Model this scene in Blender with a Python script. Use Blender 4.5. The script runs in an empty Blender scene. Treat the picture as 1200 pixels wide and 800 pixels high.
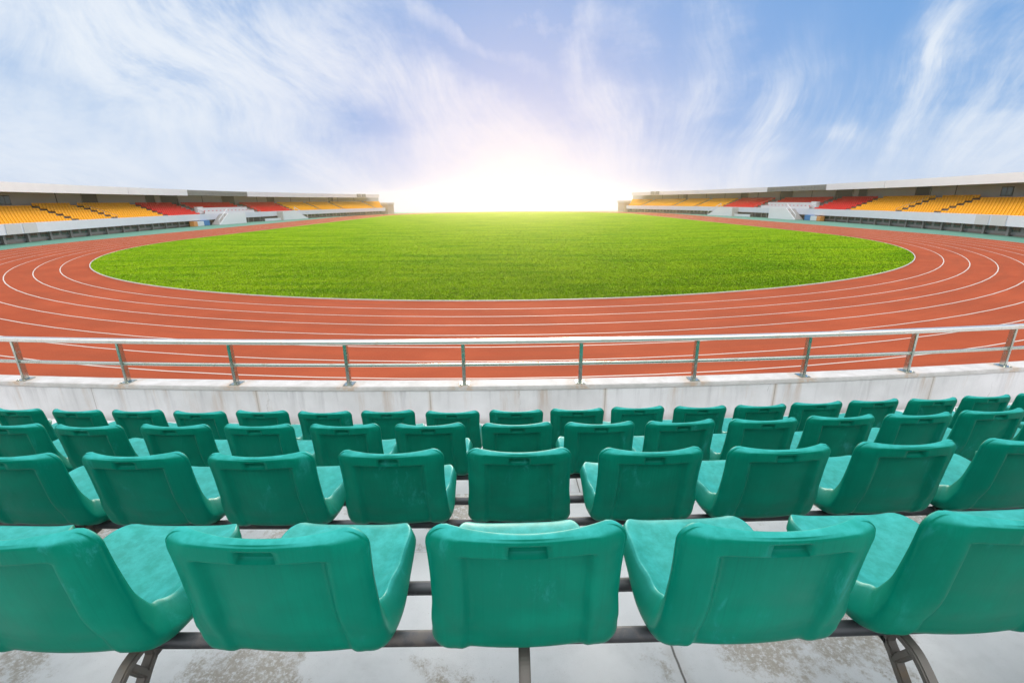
import bpy, bmesh, math, random
from math import sin, cos, pi, radians, sqrt, atan2, hypot
from mathutils import Vector, Matrix

random.seed(7)
SC = bpy.context.scene
COL = SC.collection
HAZE = 0.00062
EYE = 3.95                      # eye height above the track
CX, CY, R0 = -0.607, 55.7, 36.92  # centre and radius of the near bend (grass edge)
STRAIGHT = 84.4
CF = CY + STRAIGHT              # centre of the far bend

# ------------------------------------------------------------------ materials
class NT:
    """small wrapper for writing node graphs"""
    def __init__(self, tree):
        self.t = tree; self.n = tree.nodes; self.l = tree.links
    def new(self, kind, **kw):
        nd = self.n.new(kind)
        for k, v in kw.items():
            if k == 'ins':
                for kk, vv in v.items(): self.put(nd.inputs[kk], vv)
            else: setattr(nd, k, v)
        return nd
    def put(self, sock, v):
        if isinstance(v, bpy.types.NodeSocket): self.l.new(v, sock)
        else: sock.default_value = v
    def m(self, op, a, b=None, c=None, clamp=False):
        nd = self.n.new('ShaderNodeMath'); nd.operation = op; nd.use_clamp = clamp
        self.put(nd.inputs[0], a)
        if b is not None: self.put(nd.inputs[1], b)
        if c is not None: self.put(nd.inputs[2], c)
        return nd.outputs[0]
    def ss(self, x, lo, hi, a=0.0, b=1.0):
        nd = self.n.new('ShaderNodeMapRange'); nd.interpolation_type = 'SMOOTHSTEP'
        self.put(nd.inputs[0], x); self.put(nd.inputs[1], lo); self.put(nd.inputs[2], hi)
        self.put(nd.inputs[3], a); self.put(nd.inputs[4], b)
        return nd.outputs[0]
    def mix(self, f, a, b, blend='MIX'):
        nd = self.n.new('ShaderNodeMix'); nd.data_type = 'RGBA'; nd.blend_type = blend
        self.put(nd.inputs[0], f)
        for s, v in ((nd.inputs[6], a), (nd.inputs[7], b)):
            if not isinstance(v, bpy.types.NodeSocket) and len(v) == 3: v = (*v, 1)
            self.put(s, v)
        return nd.outputs[2]
    def xyz(self, x, y, z=0.0):
        nd = self.n.new('ShaderNodeCombineXYZ')
        for i, v in enumerate((x, y, z)): self.put(nd.inputs[i], v)
        return nd.outputs[0]
    def noise(self, vec, scale, detail=4.0, rough=0.55, dist=0.0, out=0):
        nd = self.n.new('ShaderNodeTexNoise')
        self.put(nd.inputs['Vector'], vec); self.put(nd.inputs['Scale'], scale)
        self.put(nd.inputs['Detail'], detail); self.put(nd.inputs['Roughness'], rough)
        self.put(nd.inputs['Distortion'], dist)
        return nd.outputs[out]
    def scale(self, vec, s):
        nd = self.n.new('ShaderNodeMapping'); self.put(nd.inputs[0], vec)
        nd.inputs[3].default_value = s
        return nd.outputs[0]
    def sep(self, vec):
        nd = self.n.new('ShaderNodeSeparateXYZ'); self.put(nd.inputs[0], vec)
        return nd.outputs
    def bump(self, h, strength=0.3, dist=0.01):
        nd = self.n.new('ShaderNodeBump'); self.put(nd.inputs['Height'], h)
        nd.inputs['Strength'].default_value = strength; nd.inputs['Distance'].default_value = dist
        return nd.outputs[0]

def material(name):
    m = bpy.data.materials.new(name); m.use_nodes = True
    t = NT(m.node_tree); b = t.n['Principled BSDF']
    return m, t, b
def obj_co(t): return t.new('ShaderNodeTexCoord').outputs['Object']
def world_co(t): return t.new('ShaderNodeNewGeometry').outputs['Position']

def simple(name, c, rough=0.6, metal=0.0, var=0.12, scale=3.0, bump=0.0, spec=None):
    m, t, b = material(name)
    co = world_co(t)
    n = t.noise(co, scale, 5, 0.6)
    f = t.m('MULTIPLY_ADD', t.m('SUBTRACT', n, 0.5), var * 2, 1.0)
    nd = t.new('ShaderNodeVectorMath', operation='SCALE'); nd.inputs[0].default_value = c
    t.put(nd.inputs['Scale'], f); t.put(b.inputs['Base Color'], nd.outputs[0])
    b.inputs['Roughness'].default_value = rough; b.inputs['Metallic'].default_value = metal
    if spec is not None: b.inputs['Specular IOR Level'].default_value = spec
    if bump: t.put(b.inputs['Normal'], t.bump(t.noise(co, scale * 8, 5, 0.6), bump, 0.01))
    return m

M = {}
def mat_seat(name, rough):
    m, t, b = material(name)
    co = obj_co(t); rnd = t.new('ShaderNodeObjectInfo').outputs['Random']
    off = t.new('ShaderNodeVectorMath', operation='ADD'); t.put(off.inputs[0], co)
    t.put(off.inputs[1], t.xyz(t.m('MULTIPLY', rnd, 37.0), t.m('MULTIPLY', rnd, 91.0), 0.0))
    p = off.outputs[0]
    # moulded body colour, slightly different from seat to seat
    base = t.mix(t.m('MULTIPLY', rnd, 1.0), (0.0, 0.150, 0.094), (0.0, 0.176, 0.116))
    cl = t.noise(p, 7, 5, 0.6)
    base = t.mix(t.ss(cl, 0.4, 0.75, 0, 0.35), base, (0.002, 0.27, 0.175))
    # upward faces painted paler: sky light on the tops, plus weather fade
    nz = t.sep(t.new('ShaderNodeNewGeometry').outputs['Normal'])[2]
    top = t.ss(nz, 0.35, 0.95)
    top_pale = t.noise(t.scale(p, (1, 1, 1)), 24, 8, 0.7)
    base = t.mix(t.m('MULTIPLY', top, t.ss(top_pale, 0.3, 0.75, 0.40, 0.85)), base, (0.050, 0.45, 0.42))
    # bluish scuffs and pale fingers of wear
    sc = t.noise(t.scale(p, (1, 1, 0.45)), 13, 9, 0.72, 0.6)
    big = t.noise(p, 4.0, 2, 0.5)
    scm = t.m('MULTIPLY', t.ss(sc, 0.54, 0.72), t.ss(big, 0.47, 0.63, 0, 0.42))
    base = t.mix(scm, base, (0.05, 0.42, 0.42))
    # fine upright drag marks from the mould
    st = t.noise(t.scale(p, (160, 3, 3.0)), 1, 3, 0.6)
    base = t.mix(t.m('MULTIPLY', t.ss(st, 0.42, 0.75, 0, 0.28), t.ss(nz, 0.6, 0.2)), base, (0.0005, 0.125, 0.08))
    t.put(b.inputs['Base Color'], base)
    t.put(b.inputs['Roughness'], t.ss(cl, 0.3, 0.7, rough, rough + 0.14))
    yo = t.sep(co)[1]
    t.put(b.inputs['Specular IOR Level'], t.ss(yo, 0.0, 0.22, 0.05, 0.22))
    hgt = t.m('ADD', t.m('MULTIPLY', st, 0.35), t.m('MULTIPLY', t.noise(p, 90, 4, 0.6), 0.4))
    t.put(b.inputs['Normal'], t.bump(hgt, 0.16, 0.003))
    return m
M['backrest'] = M['seat'] = mat_seat('green_plastic', 0.33)

def polar(t):
    """(arc length, radius) about the centre of the bend, in metres, from world position"""
    s = t.sep(world_co(t))
    dx = t.m('SUBTRACT', s[0], CX); dy = t.m('SUBTRACT', CY, s[1])
    ang = t.m('ARCTAN2', dx, dy)
    r = t.m('SQRT', t.m('ADD', t.m('MULTIPLY', dx, dx), t.m('MULTIPLY', dy, dy)))
    return t.m('MULTIPLY', ang, 52.0), r, s[2]

def mat_terrace():
    m, t, b = material('painted_concrete')
    co = world_co(t); a, r, z = polar(t)
    n1 = t.noise(co, 1.7, 6, 0.6); n2 = t.noise(co, 9, 8, 0.68); n3 = t.noise(co, 45, 6, 0.7)
    base = t.mix(t.ss(n1, 0.3, 0.7), (0.76, 0.76, 0.77), (0.86, 0.86, 0.87))
    base = t.mix(t.ss(n2, 0.45, 0.75, 0, 0.35), base, (0.60, 0.60, 0.60))
    # paint worn through to brown concrete in patches
    wearm = t.m('ADD', t.m('MULTIPLY', t.noise(co, 1.9, 3, 0.5), 0.62), t.m('MULTIPLY', t.noise(co, 16, 9, 0.78), 0.38))
    wear = t.ss(wearm, 0.505, 0.58)
    wear = t.m('MULTIPLY', wear, t.ss(t.noise(co, 65, 6, 0.75), 0.36, 0.54))
    base = t.mix(t.m('MULTIPLY', wear, 0.85), base, t.mix(n3, (0.34, 0.28, 0.22), (0.50, 0.45, 0.38)))
    speck = t.ss(t.noise(co, 120, 3, 0.7), 0.66, 0.74)
    base = t.mix(t.m('MULTIPLY', speck, 0.35), base, (0.30, 0.27, 0.24))
    # dirty radial joints between the cast units
    w = t.m('ADD', a, t.m('MULTIPLY', t.m('SUBTRACT', t.noise(co, 8, 3, 0.5), 0.5), 0.012))
    j = t.m('ABSOLUTE', t.m('SUBTRACT', t.m('FRACT', t.m('DIVIDE', t.m('ADD', w, 100.0 - 1.59), 2.97)), 0.5))
    jm = t.ss(j, 0.0006, 0.0018, 1, 0)
    jw = t.ss(j, 0.002, 0.014, 0.35, 0)
    base = t.mix(t.m('MULTIPLY', jw, n2), base, (0.36, 0.29, 0.22))
    base = t.mix(t.m('MULTIPLY', jm, 0.85), base, (0.10, 0.085, 0.07))
    # brown weather line at the nosing and in the corner of each step
    fr = t.m('FRACT', t.m('DIVIDE', t.m('SUBTRACT', CY - 0.80 + 0.856 * 20, r), 0.856))
    edge = t.m('ABSOLUTE', t.m('SUBTRACT', fr, 0.5))
    em = t.m('MULTIPLY', t.ss(edge, 0.484, 0.497), t.ss(n2, 0.35, 0.6))
    base = t.mix(t.m('MULTIPLY', em, 0.75), base, (0.22, 0.17, 0.125))
    t.put(b.inputs['Base Color'], base)
    b.inputs['Roughness'].default_value = 0.62
    h = t.m('SUBTRACT', t.m('MULTIPLY', n3, 0.4), t.m('ADD', jm, t.m('MULTIPLY', wear, 0.6)))
    t.put(b.inputs['Normal'], t.bump(h, 0.35, 0.006))
    return m
M['terrace'] = mat_terrace()

def mat_wall():
    m, t, b = material('weathered_wall')
    co = world_co(t); a, r, z = polar(t)
    p = t.xyz(a, 0.0, z)
    n1 = t.noise(co, 2.0, 6, 0.6); n3 = t.noise(co, 60, 6, 0.7)
    base = t.mix(t.ss(n1, 0.3, 0.7), (0.66, 0.655, 0.66), (0.78, 0.775, 0.785))
    st = t.noise(t.scale(p, (9, 1, 0.8)), 1, 7, 0.65)
    up = t.ss(z, 1.55, 2.0, 0.15, 1.0)
    base = t.mix(t.m('MULTIPLY', t.ss(st, 0.48, 0.74, 0, 0.75), up), base, (0.46, 0.45, 0.46))
    rust = t.m('MULTIPLY', t.ss(t.noise(t.scale(p, (3.4, 1, 0.35)), 1, 8, 0.7), 0.53, 0.70), t.ss(z, 1.5, 2.05, 0.2, 1))
    base = t.mix(t.m('MULTIPLY', rust, 0.75), base, (0.50, 0.37, 0.27))
    # vertical joints with brown run-off
    j = t.m('ABSOLUTE', t.m('SUBTRACT', t.m('FRACT', t.m('DIVIDE', t.m('ADD', a, 100.0 - 0.21), 1.97)), 0.5))
    base = t.mix(t.m('MULTIPLY', t.ss(j, 0.003, 0.02, 0.6, 0), t.ss(st, 0.3, 0.6)), base, (0.48, 0.38, 0.28))
    base = t.mix(t.ss(j, 0.001, 0.003, 0.6, 0), base, (0.22, 0.18, 0.15))
    # hair cracks
    cw = t.m('ADD', t.m('MULTIPLY', t.noise(co, 3.5, 6, 0.7), 0.22), t.m('MULTIPLY', a, 1.0))
    cj = t.m('ABSOLUTE', t.m('SUBTRACT', t.m('FRACT', t.m('DIVIDE', t.m('ADD', cw, 100.0), 1.43)), 0.5))
    cr = t.m('MULTIPLY', t.ss(cj, 0.0006, 0.0022, 1, 0), t.ss(t.noise(co, 1.3, 3, 0.6), 0.48, 0.56))
    base = t.mix(t.m('MULTIPLY', cr, 0.6), base, (0.25, 0.23, 0.22))
    # darker grey-brown towards the foot, varied by noise
    base = t.mix(t.m('MULTIPLY', t.ss(z, 1.57, 1.68, 0.7, 0), t.ss(n1, 0.3, 0.7, 0.3, 1)), base, (0.33, 0.30, 0.27))
    t.put(b.inputs['Base Color'], base); b.inputs['Roughness'].default_value = 0.7
    t.put(b.inputs['Normal'], t.bump(t.m('SUBTRACT', t.m('MULTIPLY', n3, 0.5), cr), 0.3, 0.006))
    return m
M['wall'] = mat_wall()

def mat_coping():
    m, t, b = material('coping_concrete')
    co = world_co(t); a, r, z = polar(t)
    n = t.noise(co, 5, 8, 0.65); n3 = t.noise(co, 70, 5, 0.7)
    base = t.mix(t.ss(n, 0.3, 0.7), (0.52, 0.50, 0.48), (0.66, 0.64, 0.63))
    # rust bleeding out round the foot of each post (posts stand every 1.28 m)
    pj = t.m('ABSOLUTE', t.m('SUBTRACT', t.m('FRACT', t.m('DIVIDE', t.m('ADD', t.m('MULTIPLY', a, 50.92 / 52.0), 128.0 - 0.077 - 0.64 - 0.0), 1.28)), 0.5))
    rm = t.m('MULTIPLY', t.ss(pj, 0.0, 0.17, 1, 0), t.ss(t.noise(co, 14, 6, 0.7), 0.38, 0.62))
    base = t.mix(t.m('MULTIPLY', rm, 0.7), base, (0.52, 0.34, 0.20))
    st = t.ss(t.noise(co, 30, 6, 0.7), 0.6, 0.75)
    base = t.mix(t.m('MULTIPLY', st, 0.4), base, (0.40, 0.34, 0.28))
    t.put(b.inputs['Base Color'], base); b.inputs['Roughness'].default_value = 0.7
    t.put(b.inputs['Normal'], t.bump(n3, 0.3, 0.005))
    return m
M['coping'] = mat_coping()

def mat_track():
    m, t, b = material('red_track_rubber')
    co = world_co(t); a, r, z = polar(t)
    n1 = t.noise(co, 0.35, 5, 0.6)
    n2 = t.noise(t.xyz(t.m('MULTIPLY', a, 0.16), t.m('MULTIPLY', r, 1.5), 0.0), 1.0, 6, 0.62)
    n3 = t.noise(co, 38, 4, 0.75)
    base = t.mix(t.ss(n1, 0.3, 0.7), (0.295, 0.056, 0.024), (0.375, 0.077, 0.033))
    base = t.mix(t.ss(n2, 0.4, 0.68, 0, 0.7), base, (0.25, 0.058, 0.028))
    base = t.mix(t.ss(n3, 0.35, 0.75, 0, 0.55), base, (0.46, 0.120, 0.058))
    t.put(b.inputs['Base Color'], base); b.inputs['Roughness'].default_value = 1.0
    b.inputs['Specular IOR Level'].default_value = 0.04
    t.put(b.inputs['Normal'], t.bump(t.noise(co, 160, 3, 0.7), 0.5, 0.004))
    return m
M['track'] = mat_track()

def mat_grass():
    m, t, b = material('turf')
    co = world_co(t)
    lines = t.noise(t.scale(co, (0.10, 0.55, 1)), 1, 6, 0.62, 0.3)    # mower passes and wear lying across the pitch
    patch = t.noise(t.scale(co, (0.22, 0.5, 1)), 1, 4, 0.6)
    tuft = t.noise(t.scale(co, (3.2, 0.8, 1)), 1, 6, 0.75)
    blade = t.noise(t.scale(co, (15, 2.6, 3)), 1, 5, 0.8)
    isl = t.new('ShaderNodeNewGeometry').outputs['Random Per Island']
    worn = t.noise(t.scale(co, (0.35, 1.1, 1)), 1, 8, 0.7, 0.5)
    base = t.mix(t.ss(lines, 0.34, 0.66), (0.060, 0.185, 0.003), (0.185, 0.315, 0.006))
    base = t.mix(t.ss(patch, 0.45, 0.70, 0, 0.6), base, (0.235, 0.345, 0.012))
    base = t.mix(t.ss(worn, 0.52, 0.72, 0, 0.55), base, (0.270, 0.380, 0.060))
    base = t.mix(t.ss(tuft, 0.46, 0.66, 0, 0.75), base, (0.038, 0.130, 0.002))
    base = t.mix(t.ss(blade, 0.52, 0.74, 0, 0.85), base, (0.330, 0.470, 0.075))
    base = t.mix(t.ss(blade, 0.46, 0.30, 0, 0.85), base, (0.022, 0.085, 0.002))
    t.put(b.inputs['Base Color'], base); b.inputs['Roughness'].default_value = 1.0
    b.inputs['Specular IOR Level'].default_value = 0.04
    t.put(b.inputs['Normal'], t.bump(t.noise(co, 160, 3, 0.7), 0.5, 0.004))
    return m
M['track'] = mat_track()

def mat_grass():
    m, t, b = material('turf')
    co = world_co(t)
    lines = t.noise(t.scale(co, (0.10, 0.55, 1)), 1, 6, 0.62, 0.3)    # mower passes and wear lying across the pitch
    patch = t.noise(t.scale(co, (0.22, 0.5, 1)), 1, 4, 0.6)
    tuft = t.noise(t.scale(co, (3.2, 0.8, 1)), 1, 6, 0.75)
    blade = t.noise(t.scale(co, (15, 2.6, 3)), 1, 5, 0.8)
    isl = t.new('ShaderNodeNewGeometry').outputs['Random Per Island']
    base = t.mix(t.ss(lines, 0.32, 0.68), (0.085, 0.225, 0.003), (0.190, 0.340, 0.006))
    base = t.mix(t.ss(patch, 0.42, 0.70, 0, 0.55), base, (0.240, 0.370, 0.010))
    base = t.mix(t.ss(tuft, 0.42, 0.72, 0, 0.75), base, (0.042, 0.150, 0.004))
    base = t.mix(t.ss(blade, 0.50, 0.80, 0, 0.75), base, (0.290, 0.440, 0.045))
    base = t.mix(t.ss(blade, 0.46, 0.28, 0, 0.7), base, (0.030, 0.105, 0.003))
    base = t.mix(t.ss(isl, 0.55, 1.0, 0, 0.6), base, (0.36, 0.47, 0.09))
    hs = t.new('ShaderNodeHueSaturation'); t.put(hs.inputs['Color'], base); hs.inputs['Value'].default_value = 1.58; hs.inputs['Hue'].default_value = 0.489
    t.put(b.inputs['Base Color'], hs.outputs[0]); b.inputs['Roughness'].default_value = 1.0
    b.inputs['Specular IOR Level'].default_value = 0.0
    tr = t.new('ShaderNodeBsdfTranslucent'); t.put(tr.inputs['Color'], hs.outputs[0])
    ms = t.new('ShaderNodeMixShader'); ms.inputs[0].default_value = 0.3
    t.put(ms.inputs[1], b.outputs[0]); t.put(ms.inputs[2], tr.outputs[0])
    t.put(t.n['Material Output'].inputs['Surface'], ms.outputs[0])
    h = t.m('ADD', t.m('MULTIPLY', tuft, 0.6), blade)
    t.put(b.inputs['Normal'], t.bump(h, 0.6, 0.05))
    return m
M['grass'] = mat_grass()

def mat_metal(name, c, rough, rustc, amount, metal=1.0):
    m, t, b = material(name)
    co = world_co(t)
    n = t.noise(t.scale(co, (1, 1, 1)), 9, 8, 0.7); n2 = t.noise(co, 55, 5, 0.7)
    f = t.m('MULTIPLY', t.ss(n, 0.5, 0.68), amount)
    t.put(b.inputs['Base Color'], t.mix(f, t.mix(n2, tuple(x * 0.8 for x in c), c), rustc))
    t.put(b.inputs['Metallic'], t.m('SUBTRACT', metal, t.m('MULTIPLY', f, 0.6 * metal)))
    t.put(b.inputs['Roughness'], t.m('ADD', t.m('MULTIPLY', n2, 0.12), t.m('MULTIPLY_ADD', f, 0.35, rough)))
    t.put(b.inputs['Normal'], t.bump(n2, 0.08, 0.003))
    return m
M['steel'] = mat_metal('stainless_steel', (0.82, 0.80, 0.75), 0.30, (0.42, 0.28, 0.16), 0.35)
M['steel_dark'] = mat_metal('green_tint_steel', (0.60, 0.64, 0.58), 0.16, (0.30, 0.19, 0.10), 0.4)  # darker steel, green reflection of the seats tinted into its colour
M['iron'] = mat_metal('cast_iron', (0.175, 0.160, 0.145), 0.5, (0.23, 0.17, 0.115), 0.8, 0.35)
M['pipe'] = mat_metal('dark_pipe', (0.085, 0.09, 0.10), 0.36, (0.20, 0.17, 0.15), 0.55, 0.4)

M['line'] = simple('white_line_paint', (0.60, 0.52, 0.46), 0.6, var=0.1)
M['kerb'] = simple('white_kerb', (0.55, 0.53, 0.48), 0.5, var=0.1)
M['apron'] = simple('green_apron_rubber', (0.075, 0.235, 0.175), 0.8, var=0.25, scale=0.5)
M['ground'] = simple('pale_ground', (0.42, 0.40, 0.38), 0.9, var=0.2, scale=0.3)
M['render'] = simple('lilac_render', (0.70, 0.71, 0.78), 0.6, var=0.08, scale=0.6)
M['fascia'] = simple('fascia_sheet', (0.76, 0.74, 0.79), 0.5, var=0.06, scale=0.5)
M['beige'] = simple('beige_panel', (0.56, 0.55, 0.56), 0.6, var=0.06)
M['backwall'] = simple('taupe_wall', (0.47, 0.46, 0.475), 0.7, var=0.12, scale=0.5)
M['soffit'] = simple('soffit', (0.30, 0.29, 0.29), 0.8, var=0.1)
M['basewall'] = simple('grey_base_wall', (0.19, 0.185, 0.19), 0.75, var=0.2, scale=0.8)
M['dark'] = simple('dark_opening', (0.035, 0.038, 0.045), 0.5, var=0.2)
M['tier'] = simple('tier_concrete', (0.50, 0.48, 0.47), 0.8, var=0.2, scale=1.0)
M['white'] = simple('white_paint', (0.78, 0.78, 0.80), 0.5, var=0.06)
M['louvre'] = simple('louvre_grey', (0.27, 0.27, 0.27), 0.5, var=0.25, scale=2.0)
M['tower'] = simple('tower_render', (0.46, 0.38, 0.34), 0.75, var=0.15)
M['yellow'] = simple('yellow_plastic', (0.90, 0.42, 0.006), 0.65, var=0.12, scale=1.3, spec=0.08)
M['red'] = simple('red_plastic', (0.70, 0.018, 0.020), 0.65, var=0.12, scale=1.3, spec=0.08)
M['orange'] = simple('orange_paint', (0.75, 0.30, 0.08), 0.5)
M['blue'] = simple('blue_paint', (0.05, 0.22, 0.50), 0.5)
def mat_glass():
    m, t, b = material('green_glass')
    b.inputs['Base Color'].default_value = (0.02, 0.07, 0.065, 1); b.inputs['Roughness'].default_value = 0.06
    return m
M['glass'] = mat_glass()

# ------------------------------------------------------------------ mesh helpers
def link(name, mesh, mat=None, parent=None):
    o = bpy.data.objects.new(name, mesh); COL.objects.link(o)
    if mat is not None: mesh.materials.append(mat)
    if parent is not None: o.parent = parent
    return o
def tag(o, label=None, cat=None, group=None, kind=None):
    if label: o['label'] = label
    if cat: o['category'] = cat
    if group: o['group'] = group
    if kind: o['kind'] = kind
    return o
def empty(name, loc=(0, 0, 0), rz=0.0):
    o = bpy.data.objects.new(name, None); COL.objects.link(o)
    o.location = loc; o.rotation_euler = (0, 0, rz); o.empty_display_size = 0.2
    return o

class MB:
    """collects faces and builds one mesh"""
    def __init__(self): self.v = []; self.f = []
    def add(self, vs, fs):
        k = len(self.v); self.v += [tuple(x) for x in vs]; self.f += [tuple(k + i for i in f) for f in fs]
    def hexa(self, p):   # 8 corners: bottom ring 0-3, top ring 4-7
        self.add(p, [(3, 2, 1, 0), (4, 5, 6, 7), (0, 1, 5, 4), (1, 2, 6, 5), (2, 3, 7, 6), (3, 0, 4, 7)])
    def box(self, x0, x1, y0, y1, z0, z1):
        self.hexa([(x0, y0, z0), (x1, y0, z0), (x1, y1, z0), (x0, y1, z0), (x0, y0, z1), (x1, y0, z1), (x1, y1, z1), (x0, y1, z1)])
    def sweep(self, rings, closed=True, caps=True):
        n = len(rings[0]); vs = [p for r in rings for p in r]; fs = []
        for i in range(len(rings) - 1):
            for j in range(n if closed else n - 1):
                a = i * n + j; b2 = i * n + (j + 1) % n
                fs.append((a, b2, b2 + n, a + n))
        if caps and closed:
            fs.append(tuple(range(n))[::-1]); fs.append(tuple(range((len(rings) - 1) * n, len(rings) * n)))
        self.add(vs, fs)
    def mesh(self, name, smooth=False, bevel=0.0, fix=True):
        me = bpy.data.meshes.new(name); me.from_pydata(self.v, [], self.f)
        bm = bmesh.new(); bm.from_mesh(me)
        if fix: bmesh.ops.recalc_face_normals(bm, faces=bm.faces)
        if bevel:
            es = [e for e in bm.edges if len(e.link_faces) == 2 and e.calc_face_angle(0) > 0.6]
            bmesh.ops.bevel(bm, geom=es, offset=bevel, segments=2, affect='EDGES', clamp_overlap=True)
        bm.to_mesh(me); bm.free()
        if smooth:
            for p in me.polygons: p.use_smooth = True
            if smooth == 'auto': me.set_sharp_from_angle(angle=radians(35))
        return me
    def build(self, name, mat, parent=None, **kw): return link(name, self.mesh(name, **kw), mat, parent)

def arc_pt(r, a, z): return (CX + r * sin(a), CY - r * cos(a), z)   # a = angle about the bend centre, 0 towards the camera
def arc_sweep(mb, prof, a0, a1, n):
    mb.sweep([[arc_pt(r, a0 + (a1 - a0) * i / n, z) for r, z in prof] for i in range(n + 1)])
def arc_tube(mb, r, z, rad, a0, a1, n, seg=14):
    arc_sweep(mb, [(r + rad * cos(2 * pi * k / seg), z + rad * sin(2 * pi * k / seg)) for k in range(seg)], a0, a1, n)

# ------------------------------------------------------------------ ground, track, pitch
def dpath(r, n=72, nst=24):
    """closed running-track outline at radius r"""
    P = []
    for i in range(n + 1):
        a = -pi / 2 + pi * i / n; P.append((CX + r * sin(a), CY - r * cos(a)))
    for i in range(1, nst): P.append((CX + r, CY + STRAIGHT * i / nst))
    for i in range(n + 1):
        a = pi / 2 + pi * i / n; P.append((CX + r * sin(a), CF - r * cos(a)))
    for i in range(1, nst): P.append((CX - r, CF - STRAIGHT * i / nst))
    return P
def ring_sheet(mb, ra, rb, z):
    A = dpath(ra); B = dpath(rb); n = len(A)
    mb.add([(x, y, z) for x, y in A] + [(x, y, z) for x, y in B], [(i, n + i, n + (i + 1) % n, (i + 1) % n) for i in range(n)])
ROUT = R0 + 1.45 + 8 * 1.21 + 0.12
mb = MB(); mb.add([(-140, -40, -0.03), (140, -40, -0.03), (140, 196, -0.03), (-140, 196, -0.03)], [(0, 1, 2, 3)])
tag(mb.build('ground', M['ground']), 'pale hard ground under and around the stadium', 'ground', kind='structure')
mb = MB(); mb.add([(-62, 2, -0.012), (62, 2, -0.012), (62, 193.5, -0.012), (-62, 193.5, -0.012)], [(0, 1, 2, 3)])
tag(mb.build('apron', M['apron']), 'green rubber apron between the running track and the stands', 'apron', kind='structure')
mb = MB(); ring_sheet(mb, R0 - 0.3, ROUT, 0.0)
tag(mb.build('running_track', M['track']), 'brick red rubber running track round the pitch', 'track', kind='structure')
mb = MB()
for k in range(9): ring_sheet(mb, R0 + 1.45 + 1.21 * k - 0.025, R0 + 1.45 + 1.21 * k + 0.025, 0.005)
tag(mb.build('lane_lines', M['line']), 'white painted lane lines on the red running track', 'track marking', kind='structure')
mb = MB()
A = dpath(R0 - 0.03); B = dpath(R0 + 0.02); n = len(A)
mb.add([(x, y, 0.045) for x, y in A] + [(x, y, 0.04) for x, y in B] + [(x, y, 0.0) for x, y in B] + [(x, y, 0.0) for x, y in A],
       [(i, n + i, n + (i + 1) % n, (i + 1) % n) for i in range(n)] + [(n + i, 2 * n + i, 2 * n + (i + 1) % n, n + (i + 1) % n) for i in range(n)]
       + [(3 * n + i, i, (i + 1) % n, 3 * n + (i + 1) % n) for i in range(n)])
tag(mb.build('kerb', M['kerb']), 'low white kerb between the grass and the running track', 'kerb', kind='structure')
import numpy as np
rng = np.random.default_rng(3)
def grass_blades(n):
    # blades and small clumps, thickest where the pitch comes nearest to us
    d = 17.5 / (1 - rng.random(n * 3) * 0.87); an = (rng.random(n * 3) - 0.5) * 1.75
    x = d * np.sin(an); y = d * np.cos(an)
    ok = np.where(y < CY, np.hypot(x - CX, y - CY) < R0 - 0.06, np.abs(x - CX) < R0 - 0.06)
    x, y, d = x[ok][:n], y[ok][:n], d[ok][:n]; n = len(x)
    h = (0.025 + 0.03 * rng.random(n)) * np.clip(1.25 - d / 125, 0.1, 1); w = (0.008 + 0.008 * rng.random(n)) * (1 + d / 30)
    a = rng.random(n) * np.pi; lx, ly = rng.normal(0, 0.022, n), rng.normal(0, 0.022, n)
    v = np.zeros((n, 3, 3), np.float32)
    v[:, 0] = np.c_[x - w * np.cos(a), y - w * np.sin(a), np.full(n, 0.028)]
    v[:, 1] = np.c_[x + w * np.cos(a), y + w * np.sin(a), np.full(n, 0.028)]
    v[:, 2] = np.c_[x + lx, y + ly, 0.028 + h]
    return v.reshape(-1, 3)
mb = MB(); P = dpath(R0 - 0.05)
mb.add([(x, y, 0.03) for x, y in P], [tuple(range(len(P)))])
BL = grass_blades(330000); k0 = len(mb.v)
gme = bpy.data.meshes.new('grass')
allv = np.concatenate([np.array(mb.v, np.float32), BL]); nb_ = len(BL) // 3
gme.vertices.add(len(allv)); gme.vertices.foreach_set('co', allv.ravel())
gme.loops.add(k0 + nb_ * 3); gme.loops.foreach_set('vertex_index', np.concatenate([np.arange(k0), k0 + np.arange(nb_ * 3)]).astype(np.int32))
gme.polygons.add(1 + nb_); gme.polygons.foreach_set('loop_start', np.concatenate([[0], k0 + 3 * np.arange(nb_)]).astype(np.int32))
gme.update(calc_edges=True); gme.validate()
for p_ in (gme,): p_.polygons.foreach_set('use_smooth', np.ones(len(p_.polygons), bool))
gn = np.tile(np.array([[0.0, -0.30, 0.954]], np.float32), (len(allv), 1)); gn[:k0] = (0, 0, 1)     # blade normals turned upwards so upright blades take light like the ground
gn[k0:, 0] += np.repeat(rng.normal(0, 0.25, nb_), 3); gn[k0:, 1] += np.repeat(rng.normal(0, 0.25, nb_), 3)
gn /= np.linalg.norm(gn, axis=1)[:, None]; gme.normals_split_custom_set_from_vertices(gn)
tag(link('grass', gme, M['grass']), 'mown bright green grass pitch inside the running track', 'grass', kind='stuff')

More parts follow.
